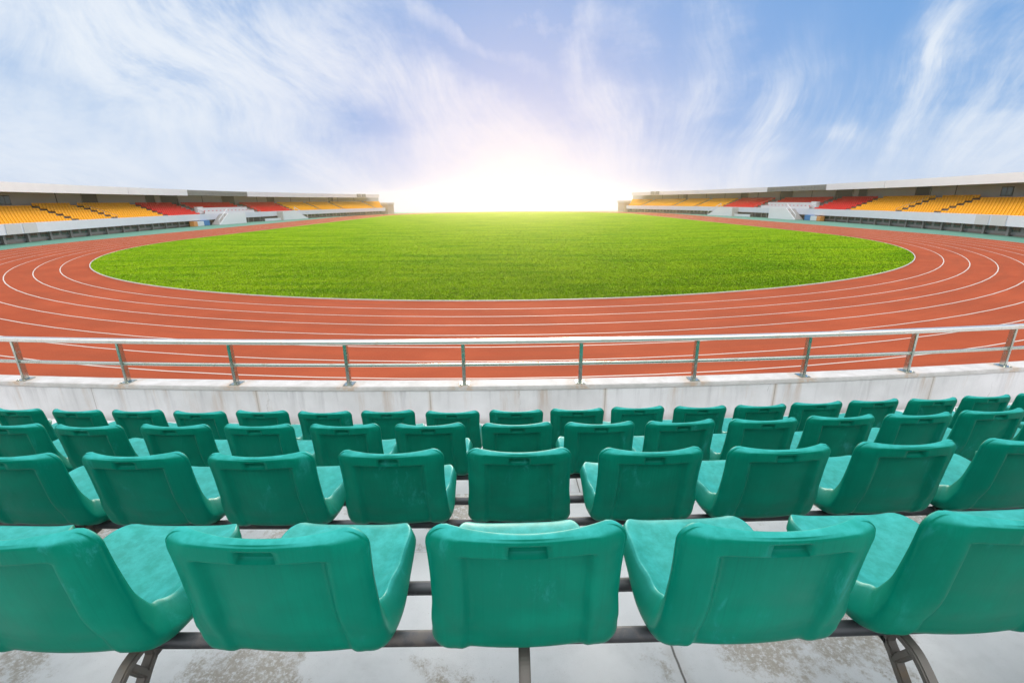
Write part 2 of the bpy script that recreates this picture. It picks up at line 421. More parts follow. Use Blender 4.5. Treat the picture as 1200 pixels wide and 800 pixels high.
# ------------------------------------------------------------------ the terrace we look from
FW0, FZ0 = 0.838, 2.507         # back-top distance and floor height of the nearest row
TREAD, RISE, PITCH = 0.856, 0.313, 0.495
PITCHES = ((0.554, 0.540), (0.525, 0.538), (0.522, 0.502), (0.511, 0.496))   # seat spacing left and right of the middle
AMAX = 0.46
terr = empty('concrete_terrace', arc_pt(CY - 2.5, 0, 0))
tag(terr, 'stepped white painted concrete terrace with brown worn patches under the green seats', 'terrace')
TI = Matrix.Translation(terr.location).inverted()
def tpart(mb, name, mat, **kw):
    mb.v = [tuple(TI @ Vector(p)) for p in mb.v]
    return mb.build(name, mat, terr, **kw)
def rad_at(f): return CY - f     # radius of the arc that passes f metres ahead of the camera
for k in range(-1, 4):
    f0 = 0.80 + TREAD * k; f1 = f0 + TREAD if k < 3 else 4.78
    z = FZ0 - RISE * k
    mb = MB()
    arc_sweep(mb, [(rad_at(f0 - 0.10), z - 0.6), (rad_at(f1), z - 0.6), (rad_at(f1), z), (rad_at(f0 - 0.10), z)], -AMAX, AMAX, 90)
    tpart(mb, 'step', M['terrace'], bevel=0.008)

wall = empty('parapet_wall', arc_pt(rad_at(4.8), 0, 0))
tag(wall, 'low weathered concrete wall with cracks and rust runs in front of the green seats', 'wall')
ZW = 2.018
TI = Matrix.Translation(wall.location).inverted()
terr_keep = terr; terr = wall
mb = MB(); arc_sweep(mb, [(rad_at(4.70), 1.3), (rad_at(4.895), 0.0), (rad_at(4.895), ZW - 0.05), (rad_at(4.70), ZW - 0.05)], -AMAX, AMAX, 100)
tpart(mb, 'wall_face', M['wall'], bevel=0.004)
mb = MB(); arc_sweep(mb, [(rad_at(4.692), ZW - 0.049), (rad_at(4.905), ZW - 0.049), (rad_at(4.905), ZW), (rad_at(4.692), ZW)], -AMAX, AMAX, 100)
tpart(mb, 'coping', M['coping'], bevel=0.008)

rail = empty('guard_railing', arc_pt(rad_at(4.78), 0, ZW))
tag(rail, 'stainless steel guard railing with flat top rail on the low concrete wall', 'railing')
TI = Matrix.Translation(rail.location).inverted(); terr = rail
RR = rad_at(4.78)
def rrect(rc, zc, w, h, b=0.008):
    q = []
    for sx, sz, a0 in ((1, -1, -pi / 2), (1, 1, 0), (-1, 1, pi / 2), (-1, -1, pi)):
        for i in range(6):
            a = a0 + (pi / 2) * i / 5
            q.append((rc + sx * (w / 2 - b) + b * cos(a), zc + sz * (h / 2 - b) + b * sin(a)))
    return q
mb = MB(); arc_sweep(mb, rrect(RR, ZW + 0.487, 0.080, 0.052, 0.0235), -AMAX, AMAX, 100); tpart(mb, 'top_rail', M['steel'], smooth='auto')
mb = MB(); arc_sweep(mb, rrect(RR, ZW + 0.222, 0.034, 0.038, 0.015), -AMAX, AMAX, 100); tpart(mb, 'mid_rail', M['steel_dark'], smooth='auto')
post_me = plate_me = None
for k in range(-7, 8):
    X = -0.53 + 1.28 * k; a = (X - CX) / RR
    if post_me is None:
        mb = MB(); mb.box(-0.018, 0.018, -0.030, 0.030, 0.0, 0.4645); post_me = mb.mesh('post', bevel=0.005); post_me.materials.append(M['steel_dark'])
        mb = MB(); mb.box(-0.055, 0.055, -0.062, 0.062, 0.0005, 0.009)
        for sx in (-1, 1):
            mb.sweep([[(sx * 0.038 + 0.008 * cos(i * pi / 3), -0.05 + 0.008 * sin(i * pi / 3), z) for i in range(6)] for z in (0.009, 0.017)])
        plate_me = mb.mesh('base_plate', bevel=0.0015); plate_me.materials.append(M['steel_dark'])
    p = link('post', post_me, None, rail); q = link('base_plate', plate_me, None, p)
    p.location = TI @ Vector(arc_pt(RR, a, ZW)); p.rotation_euler = (0, 0, a)
terr = terr_keep

# ------------------------------------------------------------------ green seat
def lerp_tab(tab, x):
    for (x0, y0), (x1, y1) in zip(tab, tab[1:]):
        if x <= x1:
            f = (x - x0) / (x1 - x0) if x1 > x0 else 0
            f = max(0, min(1, f)); return y0 + (y1 - y0) * f
    return tab[-1][1]
def sm_tab(tab, x):
    for (x0, y0), (x1, y1) in zip(tab, tab[1:]):
        if x <= x1:
            f = max(0, min(1, (x - x0) / (x1 - x0))); f = f * f * (3 - 2 * f); return y0 + (y1 - y0) * f
    return tab[-1][1]
def catmull(P, n=24):
    out = []
    for i in range(len(P) - 1):
        p0 = P[max(i - 1, 0)]; p1 = P[i]; p2 = P[i + 1]; p3 = P[min(i + 2, len(P) - 1)]
        for j in range(n):
            t = j / n
            out.append(tuple(0.5 * ((2 * b) + (-a + c) * t + (2 * a - 5 * b + 4 * c - d) * t * t + (-a + 3 * b - 3 * c + d) * t ** 3) for a, b, c, d in zip(p0, p1, p2, p3)))
    out.append(P[-1]); return out
PROF = catmull([(-0.045, 0.787), (-0.042, 0.745), (-0.036, 0.670), (-0.024, 0.585), (-0.002, 0.505), (0.030, 0.450), (0.080, 0.420),
                (0.145, 0.412), (0.235, 0.418), (0.325, 0.434), (0.400, 0.442), (0.441, 0.434), (0.462, 0.408)])
LEN = [0.0]
for a, b in zip(PROF, PROF[1:]): LEN.append(LEN[-1] + hypot(b[0] - a[0], b[1] - a[1]))
LT = LEN[-1]
def prof_at(l):
    l = max(0, min(LT, l))
    lo = 0; hi = len(LEN) - 1
    while hi - lo > 1:
        mid = (lo + hi) // 2
        if LEN[mid] <= l: lo = mid
        else: hi = mid
    f = (l - LEN[lo]) / max(1e-9, LEN[hi] - LEN[lo]); a = PROF[lo]; b = PROF[hi]
    T = Vector((b[0] - a[0], b[1] - a[1])).normalized()
    N = Vector((-T[1], T[0]))                     # towards the sitter
    return Vector((a[0] + (b[0] - a[0]) * f, a[1] + (b[1] - a[1]) * f)), N
def smooth_N(l):
    n = Vector((0, 0))
    for d in (-0.03, -0.015, 0, 0.015, 0.03): n += prof_at(min(LT - 0.001, max(0.001, l + d)))[1]
    return n.normalized()
WAIST = 0.40                                       # about where the back turns into the seat
def edge_raise(l): return sm_tab([(0, 0.036), (0.20, 0.052), (0.30, 0.066), (0.39, 0.074), (0.50, 0.050), (0.62, 0.026), (LT - 0.05, 0.010), (LT, 0.004)], l)
def edge_pow(l): return lerp_tab([(0, 2.0), (0.25, 2.2), (0.42, 3.6), (LT, 4.5)], l)
def half_w(l):
    w = sm_tab([(0, 0.2135), (0.15, 0.209), (0.34, 0.211), (0.42, 0.212), (0.55, 0.211), (LT, 0.206)], l)
    for d, rc in ((l, 0.042), (LT - l, 0.105)):
        if d < rc: w -= rc - sqrt(max(0, rc * rc - (rc - d) ** 2))
    return w
def ridge(l): return sm_tab([(0, 0.029), (0.10, 0.031), (0.28, 0.040), (0.36, 0.050), (0.46, 0.050), (0.60, 0.042), (LT - 0.06, 0.030), (LT, 0.016)], l)
def panel(l): return sm_tab([(0, 0.029), (0.044, 0.030), (0.0515, 0.008), (0.20, 0.009), (0.30, 0.022), (0.37, 0.042), (0.46, 0.038), (0.56, 0.010), (LT - 0.04, 0.010), (LT, 0.012)], l)
def skirt(l): return sm_tab([(0, 0), (0.05, 0.0), (0.20, 0.16), (0.30, 0.62), (0.38, 1.0), (0.50, 0.92), (0.62, 0.55), (LT - 0.06, 0.30), (LT, 0.1)], l)
def surf(u, l, outer):
    C, _ = prof_at(l); N = smooth_N(l); au = abs(u); B = skirt(l)
    w = half_w(l) + (0.015 if outer else -0.026) * B
    n_in = edge_raise(l) * au ** edge_pow(l)
    edge = min(1.0, max(0.0, (au - 0.94) / 0.06)); rnd = 0.005 * (1 - sqrt(1 - edge * edge))
    dt = min(l, LT - l); tr = max(0.0, 1 - dt / 0.008); rnd = max(rnd, 0.005 * (1 - sqrt(max(0, 1 - tr * tr))))
    if not outer: n = n_in - rnd
    else:
        R_, P_ = ridge(l), panel(l)
        e = n_in - 0.024 - 0.062 * B
        bow = 0.6 * edge_raise(l) * (au ** 2) * (1 if l < 0.3 else max(0, 1 - (l - 0.3) / 0.12))
        d = sm_tab([(0, -P_ + bow), (0.57, -P_ + bow), (0.69, -R_ + bow * 1.0), (0.75, -R_ + bow)], au) if au <= 0.75 else lerp_tab([(0.75, -R_ + bow), (1.0, e)], au)
        if au > 0.75:
            f = (au - 0.75) / 0.25; f = f * f * 0.35 + f * 0.65
            d = (-R_ + bow) * (1 - f) + e * f
        if 0.013 < l < 0.041 and au < 0.19: d += 0.016          # slot for the row and seat number
        n = d + rnd
    return (u * w, C[0] + N[0] * n, C[1] + N[1] * n)
US = [0, .06, .12, .183, .195, .26, .34, .42, .50, .55, .585, .615, .645, .675, .71, .735, .76, .79, .83, .87, .905, .935, .96, .98, .992, 1.0]
US = [-x for x in US[:0:-1]] + US
LS = [0, .0015, .004, .008, .0115, .0145, .022, .030, .0385, .0425, .046, .050, .054, .060, .072] + [0.072 + (LT - 0.072 - 0.085) * i / 40 for i in range(1, 41)]
LS += [LT - .07, LT - .055, LT - .042, LT - .03, LT - .02, LT - .012, LT - .006, LT - .002, LT]
def seat_meshes():
    nu, nl = len(US), len(LS); V = []; F = []; S = []
    idx = {}
    for side in (0, 1):
        for i, l in enumerate(LS):
            for j, u in enumerate(US): idx[side, i, j] = len(V); V.append(surf(u, l, side == 1))
    for i in range(nl - 1):
        for j in range(nu - 1):
            F.append((idx[0, i, j], idx[0, i, j + 1], idx[0, i + 1, j + 1], idx[0, i + 1, j])); S.append(LS[i])
            F.append((idx[1, i, j], idx[1, i + 1, j], idx[1, i + 1, j + 1], idx[1, i, j + 1])); S.append(LS[i])
    # rolled rim: two extra loops bulging outwards between the inner and outer border
    border = [(0, j) for j in range(nu)] + [(i, nu - 1) for i in range(1, nl)] + [(nl - 1, j) for j in range(nu - 2, -1, -1)] + [(i, 0) for i in range(nl - 2, 0, -1)]
    nb = len(border); loops = [[idx[0, i, j] for i, j in border]]
    ctr = Vector((0, 0.15, 0.5))
    for f, bul in ((0.06, 0.0022), (0.16, 0.0036), (0.5, 0.0042), (0.84, 0.0036), (0.94, 0.0022)):
        lp = []
        for q, (i, j) in enumerate(border):
            a = Vector(V[idx[0, i, j]]); b = Vector(V[idx[1, i, j]])
            # outward direction in the sheet
            i2, j2 = min(max(i, 3), nl - 4), min(max(j, 3), nu - 4)
            o = (a - Vector(V[idx[0, i2, j2]])); o = o.normalized() if o.length > 1e-9 else Vector((0, 0, 0))
            lp.append(len(V)); V.append(tuple(a.lerp(b, f) + o * bul))
        loops.append(lp)
    loops.append([idx[1, i, j] for i, j in border])
    for A_, B_ in zip(loops, loops[1:]):
        for q in range(nb):
            q2 = (q + 1) % nb
            F.append((A_[q], B_[q], B_[q2], A_[q2])); S.append(LS[min(border[q][0], border[q2][0])] if border[q][0] != border[q2][0] else LS[border[q][0]])
    me = bpy.data.meshes.new('seat_full'); me.from_pydata(V, [], F)
    bm = bmesh.new(); bm.from_mesh(me); bmesh.ops.recalc_face_normals(bm, faces=bm.faces); bm.to_mesh(me); bm.free()
    for p in me.polygons: p.use_smooth = True
    nrm = [tuple(v.normal) for v in me.vertices]
    faces = [tuple(p.vertices) for p in me.polygons]
    cut = min(LS, key=lambda x: abs(x - WAIST)) + 1e-6
    res = []
    for name, keep in (('backrest', lambda s: s < cut - 2e-6), ('seat', lambda s: s >= cut - 2e-6)):
        fs = [f for f, s in zip(faces, S) if keep(s)]
        used = sorted({i for f in fs for i in f}); mp = {v: k for k, v in enumerate(used)}
        m2 = bpy.data.meshes.new(name); m2.from_pydata([V[i] for i in used], [], [tuple(mp[i] for i in f) for f in fs])
        for p in m2.polygons: p.use_smooth = True
        m2.normals_split_custom_set_from_vertices([nrm[i] for i in used])
        m2.materials.append(M[name]); res.append(m2)
    bpy.data.meshes.remove(me)
    return res
BACK_ME, SEAT_ME = seat_meshes()

ROWN = ['the row nearest the camera', 'the second row from the camera', 'the third row from the camera', 'the front row along the low wall']
NUM = ['', 'one place', 'two places', 'three places', 'four places', 'five places', 'six places', 'seven places', 'eight places', 'nine places', 'ten places', 'eleven places']
seat0 = empty('stadium_seat'); link('backrest', BACK_ME, None, seat0); link('seat', SEAT_ME, None, seat0)
first = True
def row_angle(k, X): return (X - CX) / rad_at(FW0 + TREAD * k)
for k, half in enumerate((5, 7, 10, 11)):
    for j in range(-half, half + 1):
        X = 0.025 + PITCHES[k][j > 0] * j
        r = rad_at(FW0 + TREAD * k); a = row_angle(k, X)
        if first: s = seat0; first = False
        else:
            s = seat0.copy(); COL.objects.link(s)
            for ch in seat0.children:
                c = ch.copy(); COL.objects.link(c); c.parent = s
        s.location = arc_pt(r, a, FZ0 - RISE * k)
        s.rotation_euler = (radians(random.uniform(-0.9, 0.9)), radians(random.uniform(-0.6, 0.6)), a + radians(random.uniform(-0.9, 0.9)))
        where = 'in the middle of' if j == 0 else None
        lab = ('green plastic seat in the middle of ' + ROWN[k]) if j == 0 else 'green seat in %s, %s %s of middle' % (ROWN[k], NUM[abs(j)], 'left' if j < 0 else 'right')
        tag(s, lab, 'seat', 'green seats on the terrace')

# rails and cast brackets that carry each row
def bracket_mesh():
    mb = MB(); w = 0.014
    def beam(pts, h):
        rings = []
        for i, p in enumerate(pts):
            a = Vector(pts[max(0, i - 1)]); b = Vector(pts[min(len(pts) - 1, i + 1)]); T = (b - a).normalized(); N = Vector((-T[1], T[0]))
            hh = h if not isinstance(h, list) else h[i]
            q = []
            for sx, sn in ((-1, -1), (1, -1), (1, 1), (-1, 1)):
                q.append((sx * w, p[0] + N[0] * sn * hh / 2, p[1] + N[1] * sn * hh / 2))
            rings.append(q)
        mb.sweep(rings)
    beam(catmull([(-0.036, 0.300), (-0.006, 0.324), (0.030, 0.344), (0.076, 0.350), (0.120, 0.345)], 5), 0.021)
    beam(catmull([(-0.036, 0.175), (0.005, 0.212), (0.051, 0.255), (0.088, 0.290), (0.130, 0.308), (0.290, 0.306)], 5), 0.021)
    beam([(0.032, 0.340), (0.050, 0.306), (0.068, 0.272)], 0.020)
    beam([(0.112, 0.345), (0.112, 0.290)], 0.04)
    beam([(0.279, 0.338), (0.279, 0.296)], 0.04)
    mb.hexa([(-0.03, -0.0375, 0.10), (0.03, -0.0375, 0.10), (0.03, -0.026, 0.10), (-0.03, -0.026, 0.10), (-0.03, -0.0375, 0.312), (0.03, -0.0375, 0.312), (0.03, -0.026, 0.312), (-0.03, -0.026, 0.312)])
    return mb.mesh('bracket', bevel=0.004)
BR_ME = bracket_mesh(); BR_ME.materials.append(M['iron'])
for k in range(4):
    zf = FZ0 - RISE * k; f = FW0 + TREAD * k; r = rad_at(f)
    fr = empty('seat_rails', arc_pt(r, 0, zf))
    tag(fr, 'pair of dark steel pipes on iron brackets carrying %s of green seats' % ROWN[k].replace('the ', '', 1) if False else 'dark pipes on iron brackets that carry %s' % ROWN[k], 'seat rails', 'pipe frames under the green seats')
    TI = Matrix.Translation(fr.location).inverted(); terr = fr
    am = row_angle(k, PITCHES[k][0] * ((5, 7, 10, 11)[k] + 0.5))
    for yf in (0.112, 0.279):
        mb = MB(); arc_tube(mb, r - yf, zf + 0.333, 0.0195, -am, am, 60)
        # a sleeve where two lengths of pipe meet
        a = row_angle(k, 0.60 - 1.98 * (k % 2)); arc_tube(mb, r - yf, zf + 0.333, 0.0207, a, a + 0.0009, 1)
        tpart(mb, 'rail', M['pipe'], smooth='auto')
    nb = int((5, 7, 10, 11)[k] / 2)
    for q in range(-nb, nb + 1):
        a = row_angle(k, 0.025 + 0.99 * q)
        o = link('bracket', BR_ME, None, fr)
        o.location = TI @ Vector(arc_pt(r, a, zf)); o.rotation_euler = (0, 0, a)
terr = terr_keep

# ------------------------------------------------------------------ the two stands along the straights
PATHS = {-1: (-57.594, 3.674, 26.708), 1: (56.172, -4.309, -26.259)}
class Path:
    def __init__(self, side):
        self.side = side; A, B, C = PATHS[side]; self.P = []; self.S = [0.0]
        for i in range(1481):
            y = 30 + i * 0.1; t = (y - 100) / 100; self.P.append((A + B * t + C * t * t, y))
        for p, q in zip(self.P, self.P[1:]): self.S.append(self.S[-1] + hypot(q[0] - p[0], q[1] - p[1]))
    def at(self, s, off, z):
        """point s metres along the front edge, off metres back from it, z metres up"""
        ds = self.S[1] - self.S[0]
        lo, hi = 0, len(self.S) - 1
        while hi - lo > 1:
            mid = (lo + hi) // 2
            if self.S[mid] <= s: lo = mid
            else: hi = mid
        f = (s - self.S[lo]) / (self.S[hi] - self.S[lo]); p, q = self.P[lo], self.P[hi]
        tx, ty = (q[0] - p[0]), (q[1] - p[1]); L = hypot(tx, ty); tx /= L; ty /= L
        nx, ny = (-ty, tx) if self.side < 0 else (ty, -tx)
        return (p[0] + (q[0] - p[0]) * f + nx * off, p[1] + (q[1] - p[1]) * f + ny * off, z)
    def head(self, s):
        a = self.at(s, 0, 0); b = self.at(s, 1, 0); return atan2(b[1] - a[1], b[0] - a[0])

SEND0 = 139.5
ROWS, SR, ST = 7, 0.315, 0.80
def rowz(k): return 1.55 + SR * k
def rowo(k): return 0.22 + ST * k
YB = [(6.0, 32.0, 6), (33.2, 39.5, 7), (40.7, 51.4, 7), (95.8, 106.6, 7), (107.8, 117.6, 7), (118.8, 134.3, 7), (135.5, 139.3, 7)]
RB = [(52.6, 61.6, 7), (82.0, 94.6, 7)]
AISLES = [32.6, 40.1, 52.0, 62.3, 81.3, 95.2, 107.2, 118.2, 134.9]

def far_seat_faces(P, s, k, w=0.215):
    """one moulded tip-up seat as seen from the pitch: pan, curved back and front lip"""
    o = rowo(k); z = rowz(k); V = []; F = []
    prof = [(0.10, 0.36), (0.085, 0.42), (0.30, 0.40), (0.47, 0.43), (0.52, 0.60), (0.56, 0.79), (0.60, 0.78), (0.545, 0.42), (0.49, 0.36), (0.30, 0.34)]
    for u, b in ((-1, 0.0), (-0.8, 0.012), (0, 0.03), (0.8, 0.012), (1, 0.0)):
        for i, (po, pz) in enumerate(prof):
            d = b if 1 < i < 6 else 0
            c = 0.02 if (abs(u) == 1 and i in (5, 6)) else 0
            V.append(P.at(s + u * w, o + po + d * 0.8, z + pz - (d * 0.6 if i < 4 else 0) - c))
    n = len(prof)
    for j in range(4):
        for i in range(n): F.append((j * n + i, j * n + (i + 1) % n, (j + 1) * n + (i + 1) % n, (j + 1) * n + i))
    F.append(tuple(range(n))[::-1]); F.append(tuple(range(4 * n, 5 * n)))
    return V, F

seat_list = []      # (distance, kind, side, block, row, index from block end, s)
WORD = ['', 'first', 'second', 'third', 'fourth', 'fifth', 'sixth', 'seventh', 'eighth', 'ninth', 'tenth', 'eleventh', 'twelfth', 'thirteenth', 'fourteenth', 'fifteenth',
        'sixteenth', 'seventeenth', 'eighteenth', 'nineteenth', 'twentieth']
def wordn(n):
    if n <= 20: return WORD[n]
    tens = {2: 'twenty', 3: 'thirty', 4: 'forty', 5: 'fifty'}
    if n % 10 == 0: return {3: 'thirtieth', 4: 'fortieth', 5: 'fiftieth'}[n // 10]
    return tens[n // 10] + '-' + WORD[n % 10]

for side in (-1, 1):
    P = Path(side); LR = 'left' if side < 0 else 'right'
    base = P.at(70, 3, 0)
    SEND = SEND0 if side < 0 else SEND0 + 3.0
    st = empty('grandstand', base)
    tag(st, 'long low %s grandstand with pale roof edge and yellow and red seats' % ('left hand' if side < 0 else 'right hand'), 'grandstand')
    IV = Vector(base)
    def part(mb, name, mat, parent=st, **kw):
        mb.v = [tuple(Vector(p) - IV) for p in mb.v]
        return mb.build(name, mat, parent, **kw)
    def run(mb, prof, s0, s1, step=2.0):
        n = max(1, int((s1 - s0) / step))
        mb.sweep([[P.at(s0 + (s1 - s0) * i / n, o, z) for o, z in prof] for i in range(n + 1)])
    def block(mb, s0, s1, o0, o1, z0, z1):
        n = max(1, int((s1 - s0) / 3.0))
        mb.sweep([[P.at(s0 + (s1 - s0) * i / n, o, z) for o, z in ((o0, z0), (o1, z0), (o1, z1), (o0, z1))] for i in range(n + 1)])
    # stepped seating deck
    mb = MB(); prof = [(0.16, 1.0)]
    for k in range(ROWS): prof += [(rowo(k) - 0.04, rowz(k)), (rowo(k) + ST - 0.04, rowz(k))]
    prof += [(6.75, rowz(ROWS - 1)), (6.75, 1.0)]
    run(mb, prof, 0, SEND)
    block(mb, SEND + 0.002, SEND + 5.4, 2.4, 6.74, 1.0, rowz(2)); part(mb, 'seating_deck', M['tier'])
    # aisle steps
    for s in AISLES:
        mb = MB()
        for k in range(ROWS - 1):
            block(mb, s - 0.5, s + 0.5, rowo(k) + 0.38, rowo(k) + ST - 0.05, rowz(k) + 0.001, rowz(k) + 0.158)
        part(mb, 'aisle_steps', M['tier'])
    # front parapet: rendered upstand with leaning beige panels
    mb = MB(); run(mb, [(0.0, 0.99), (0.2, 0.99), (0.15, 2.09), (-0.02, 2.09)], 0, 63.4)
    run(mb, [(0.0, 0.99), (0.2, 0.99), (0.15, 2.09), (-0.02, 2.09)], 63.4, SEND); part(mb, 'parapet', M['render'], bevel=0.01)
    for s0, s1 in ((20.5, 22.6), (22.9, 24.9), (3, 5.2), (5.5, 7.6)):
        mb = MB(); n_ = [[P.at(s, o, z) for o, z in ((-0.035, 1.0), (-0.005, 1.0), (-0.018, 2.08), (-0.048, 2.08))] for s in (s0, s1)]
        mb.sweep(n_); part(mb, 'beige_panel', M['beige'])
    # wall under the seating with windows, piers and a dark plinth
    mb = MB(); run(mb, [(0.62, 0.0), (0.9, 0.0), (0.9, 1.25), (0.62, 1.25)], 0, SEND); part(mb, 'base_wall', M['basewall'])
    mb = MB(); run(mb, [(0.585, -0.01), (0.618, -0.01), (0.618, 0.16), (0.585, 0.16)], 0, SEND); part(mb, 'plinth', M['dark'])
    s = 2.0; q = 0
    while s < SEND - 1.5:
        mb = MB(); block(mb, s + 1.45, s + 1.75, 0.42, 0.617, 0.0, 1.24); part(mb, 'pier', M['basewall'])
        for ds in (0.25, 2.1):
            if 62.5 < s + ds < 97: continue
            mb = MB(); block(mb, s + ds, s + ds + 1.1, 0.60, 0.63, 0.42, 0.97); wn = part(mb, 'window', M['dark'])
            mb = MB(); block(mb, s + ds + 0.08, s + ds + 0.5, 0.588, 0.598, 0.47, 0.92); block(mb, s + ds + 0.58, s + ds + 1.02, 0.588, 0.598, 0.47, 0.92)
            part(mb, 'pane', M['glass'], wn)
        s += 3.4
    # back wall, openings, roof
    mb = MB(); run(mb, [(6.76, 1.0), (7.0, 1.0), (7.0, 5.66), (6.76, 5.66)], 0, SEND + 5.5); part(mb, 'back_wall', M['backwall'])
    for s in (17.0, 27.5, 39.0, 72.0, 90.0, 103.0, 111.0, 124.0, 132.0):
        mb = MB(); block(mb, s - 0.07, s + 0.07, 6.735, 6.757, 3.5, 5.6); part(mb, 'wall_joint', M['dark'])
    for s0, s1 in ((12.0, 14.0), (43.5, 46.3), (57.0, 59.0), (60.6, 65.0), (78.0, 82.0), (93.6, 96.4), (119.5, 121.6)):
        mb = MB(); block(mb, s0, s1, 6.70, 6.734, rowz(6) + 0.002, 5.5); d = part(mb, 'doorway', M['dark'])
        mb = MB(); block(mb, s0 - 0.08, s0 - 0.01, 6.66, 6.756, rowz(6) + 0.002, 5.55); block(mb, s1 + 0.01, s1 + 0.08, 6.66, 6.756, rowz(6) + 0.002, 5.55)
        part(mb, 'door_frame', M['soffit'], d)
    mb = MB(); block(mb, 30.2, 31.9, 6.715, 6.758, 4.02, 5.12); wn = part(mb, 'window', M['dark'])
    mb = MB(); block(mb, 30.32, 31.0, 6.700, 6.714, 4.12, 5.02); block(mb, 31.08, 31.78, 6.700, 6.714, 4.12, 5.02); part(mb, 'pane', M['glass'], wn)
    mb = MB(); run(mb, [(2.25, 5.55), (7.6, 5.67), (7.6, 6.0), (2.25, 6.2)], 0, SEND); part(mb, 'roof', M['soffit'])
    seams = [0, 46.5, 61.3, 80.2, 108.0, SEND - 3.5, SEND]
    for s0, s1 in zip(seams, seams[1:]):
        if (s0, s1) == (61.3, 80.2):
            mb = MB(); run(mb, [(2.10, 5.44), (2.24, 5.44), (2.24, 6.42), (2.10, 6.42)], s0 + 0.04, s1 - 0.04); lv = part(mb, 'louvre_panel', M['louvre'])
            mb = MB()
            for i in range(5): run(mb, [(2.02, 5.50 + i * 0.19), (2.098, 5.54 + i * 0.19), (2.098, 5.58 + i * 0.19), (2.02, 5.54 + i * 0.19)], s0 + 0.1, s1 - 0.1)
            for i in range(19): block(mb, s0 + 0.3 + i * 1.0, s0 + 0.36 + i * 1.0, 1.985, 2.015, 5.46, 6.40)
            part(mb, 'louvre_blades', M['louvre'], lv)
            continue
        mb = MB(); run(mb, [(2.08, 5.39), (2.24, 5.39), (2.24, 6.45), (2.06, 6.45)], s0 + 0.03, s1 - 0.03); part(mb, 'fascia', M['fascia'], bevel=0.01)
    for s in (127.5, 130.0):
        mb = MB(); block(mb, s, s + 1.9, 1.84, 2.05, 5.62, 6.55); part(mb, 'roof_cabinet', M['louvre'])
    # posts that hold the roof, standing at the back of the deck
    # stair blocks that run down to the track
    def stair(s0, s1, s2, s3, name, flip):
        mb = MB()
        poly = [(s0, 0.0), (s2, 0.0), (s2, 2.12), (s1, 2.12), (s0, 0.15)] if not flip else [(s0, 0.0), (s2, 0.0), (s2, 0.15), (s1, 2.12), (s0, 2.12)]
        mb.sweep([[P.at(s, o, z) for s, z in poly] for o in (-1.7, -1.55)])
        sb = part(mb, name, M['white'])
        mb = MB()
        lo_, hi_ = (s0, s1) if not flip else (s2, s1)
        for i in range(10):
            f0, f1 = i / 10, (i + 1) / 10
            a, b = sorted((lo_ + (hi_ - lo_) * f0, lo_ + (hi_ - lo_) * f1))
            block(mb, a, b, -1.545, -0.06, 0, 0.2 * (i + 1))
        a, b = sorted((hi_, s2 if not flip else s0)); block(mb, a, b, -1.545, -0.06, 0, 2.0)
        part(mb, 'steps', M['tier'], sb)
        mb = MB()
        hp = [(lo_, 0.95), (hi_, 2.95)]
        mb.sweep([[P.at(s + ds, -1.62 + do, z + dz) for ds, do, dz in ((0, -.05, -.06), (0, .05, -.06), (0, .05, .06), (0, -.05, .06))] for s, z in hp])
        for s, z in ((lo_, 0.95), (hi_, 2.95), ((lo_ + hi_) / 2, 1.95)): block(mb, s - 0.03, s + 0.03, -1.65, -1.59, z - 0.9, z - 0.03)
        part(mb, 'handrail', M['white'], sb)
        return sb
    stair(63.2, 66.6, 72.4, 0, 'stair_block', False)
    sb = stair(87.0, 92.0, 97.4, 0, 'stair_block', True)
    mb = MB(); block(mb, 91.2, 92.9, -1.712, -1.702, 0.02, 1.15); dd = part(mb, 'doorway', M['dark'], sb)
    mb = MB(); block(mb, 91.35, 92.3, -1.73, -1.714, 0.15, 0.95); part(mb, 'white_panel', M['white'], sb)
    mb = MB(); block(mb, 73.5, 80.8, 0.56, 0.584, 0.05, 0.95); part(mb, 'doorway', M['dark'])
    mb = MB(); block(mb, 76.2, 76.6, 0.30, 0.55, 0.0, 1.24); part(mb, 'pier', M['basewall'])
    mb = MB(); block(mb, 80.8, 87.0, -0.9, -0.76, 0.0, 0.55); part(mb, 'low_wall', M['white'])
    # small painted kiosk board under the overhang
    kb = empty('painted_hut', P.at(59.6, -0.2, 0))
    tag(kb, 'small white, orange and blue hut below the %s stand beside the stairs' % LR, 'hut')
    KB = Vector(kb.location)
    for nm, s0, s1, mt in (('orange_panel', 57.2, 58.3, 'orange'), ('white_panel', 58.31, 60.2, 'white'), ('blue_panel', 60.21, 62.0, 'blue')):
        mb = MB(); block(mb, s0, s1, -0.55, 0.25, 0.02, 0.98 if nm == 'blue_panel' else 0.85); mb.v = [tuple(Vector(p) - KB) for p in mb.v]; mb.build(nm, M[mt], kb, bevel=0.02)
    # VIP desks
    for k in (1, 3):
        dk = empty('long_desk', P.at(71, rowo(k), rowz(k)))
        tag(dk, 'long white desk in the %s of two desk rows, %s stand centre' % ('lower' if k == 1 else 'upper', LR), 'desk', 'white desks in the stand centres')
        D0 = Vector(dk.location)
        for nm, o0, o1, z0, z1 in (('front_panel', -0.02, 0.02, 0.002, 0.66), ('desk_top', -0.06, 0.34, 0.662, 0.70)):
            mb = MB()
            if nm == 'front_panel':
                block(mb, 63.6, 80.0, rowo(k) + o0, rowo(k) + o1, rowz(k) + z0, rowz(k) + z1)
            else: block(mb, 63.6, 80.0, rowo(k) + o0, rowo(k) + o1, rowz(k) + z0, rowz(k) + z1)
            mb.v = [tuple(Vector(p) - D0) for p in mb.v]; mb.build(nm, M['white'], dk)
    bx_ = empty('white_booth', P.at(63.6, rowo(2), rowz(2)))
    tag(bx_, 'small white booth at the near end of the %s stand centre desks' % LR, 'booth')
    D0 = Vector(bx_.location)
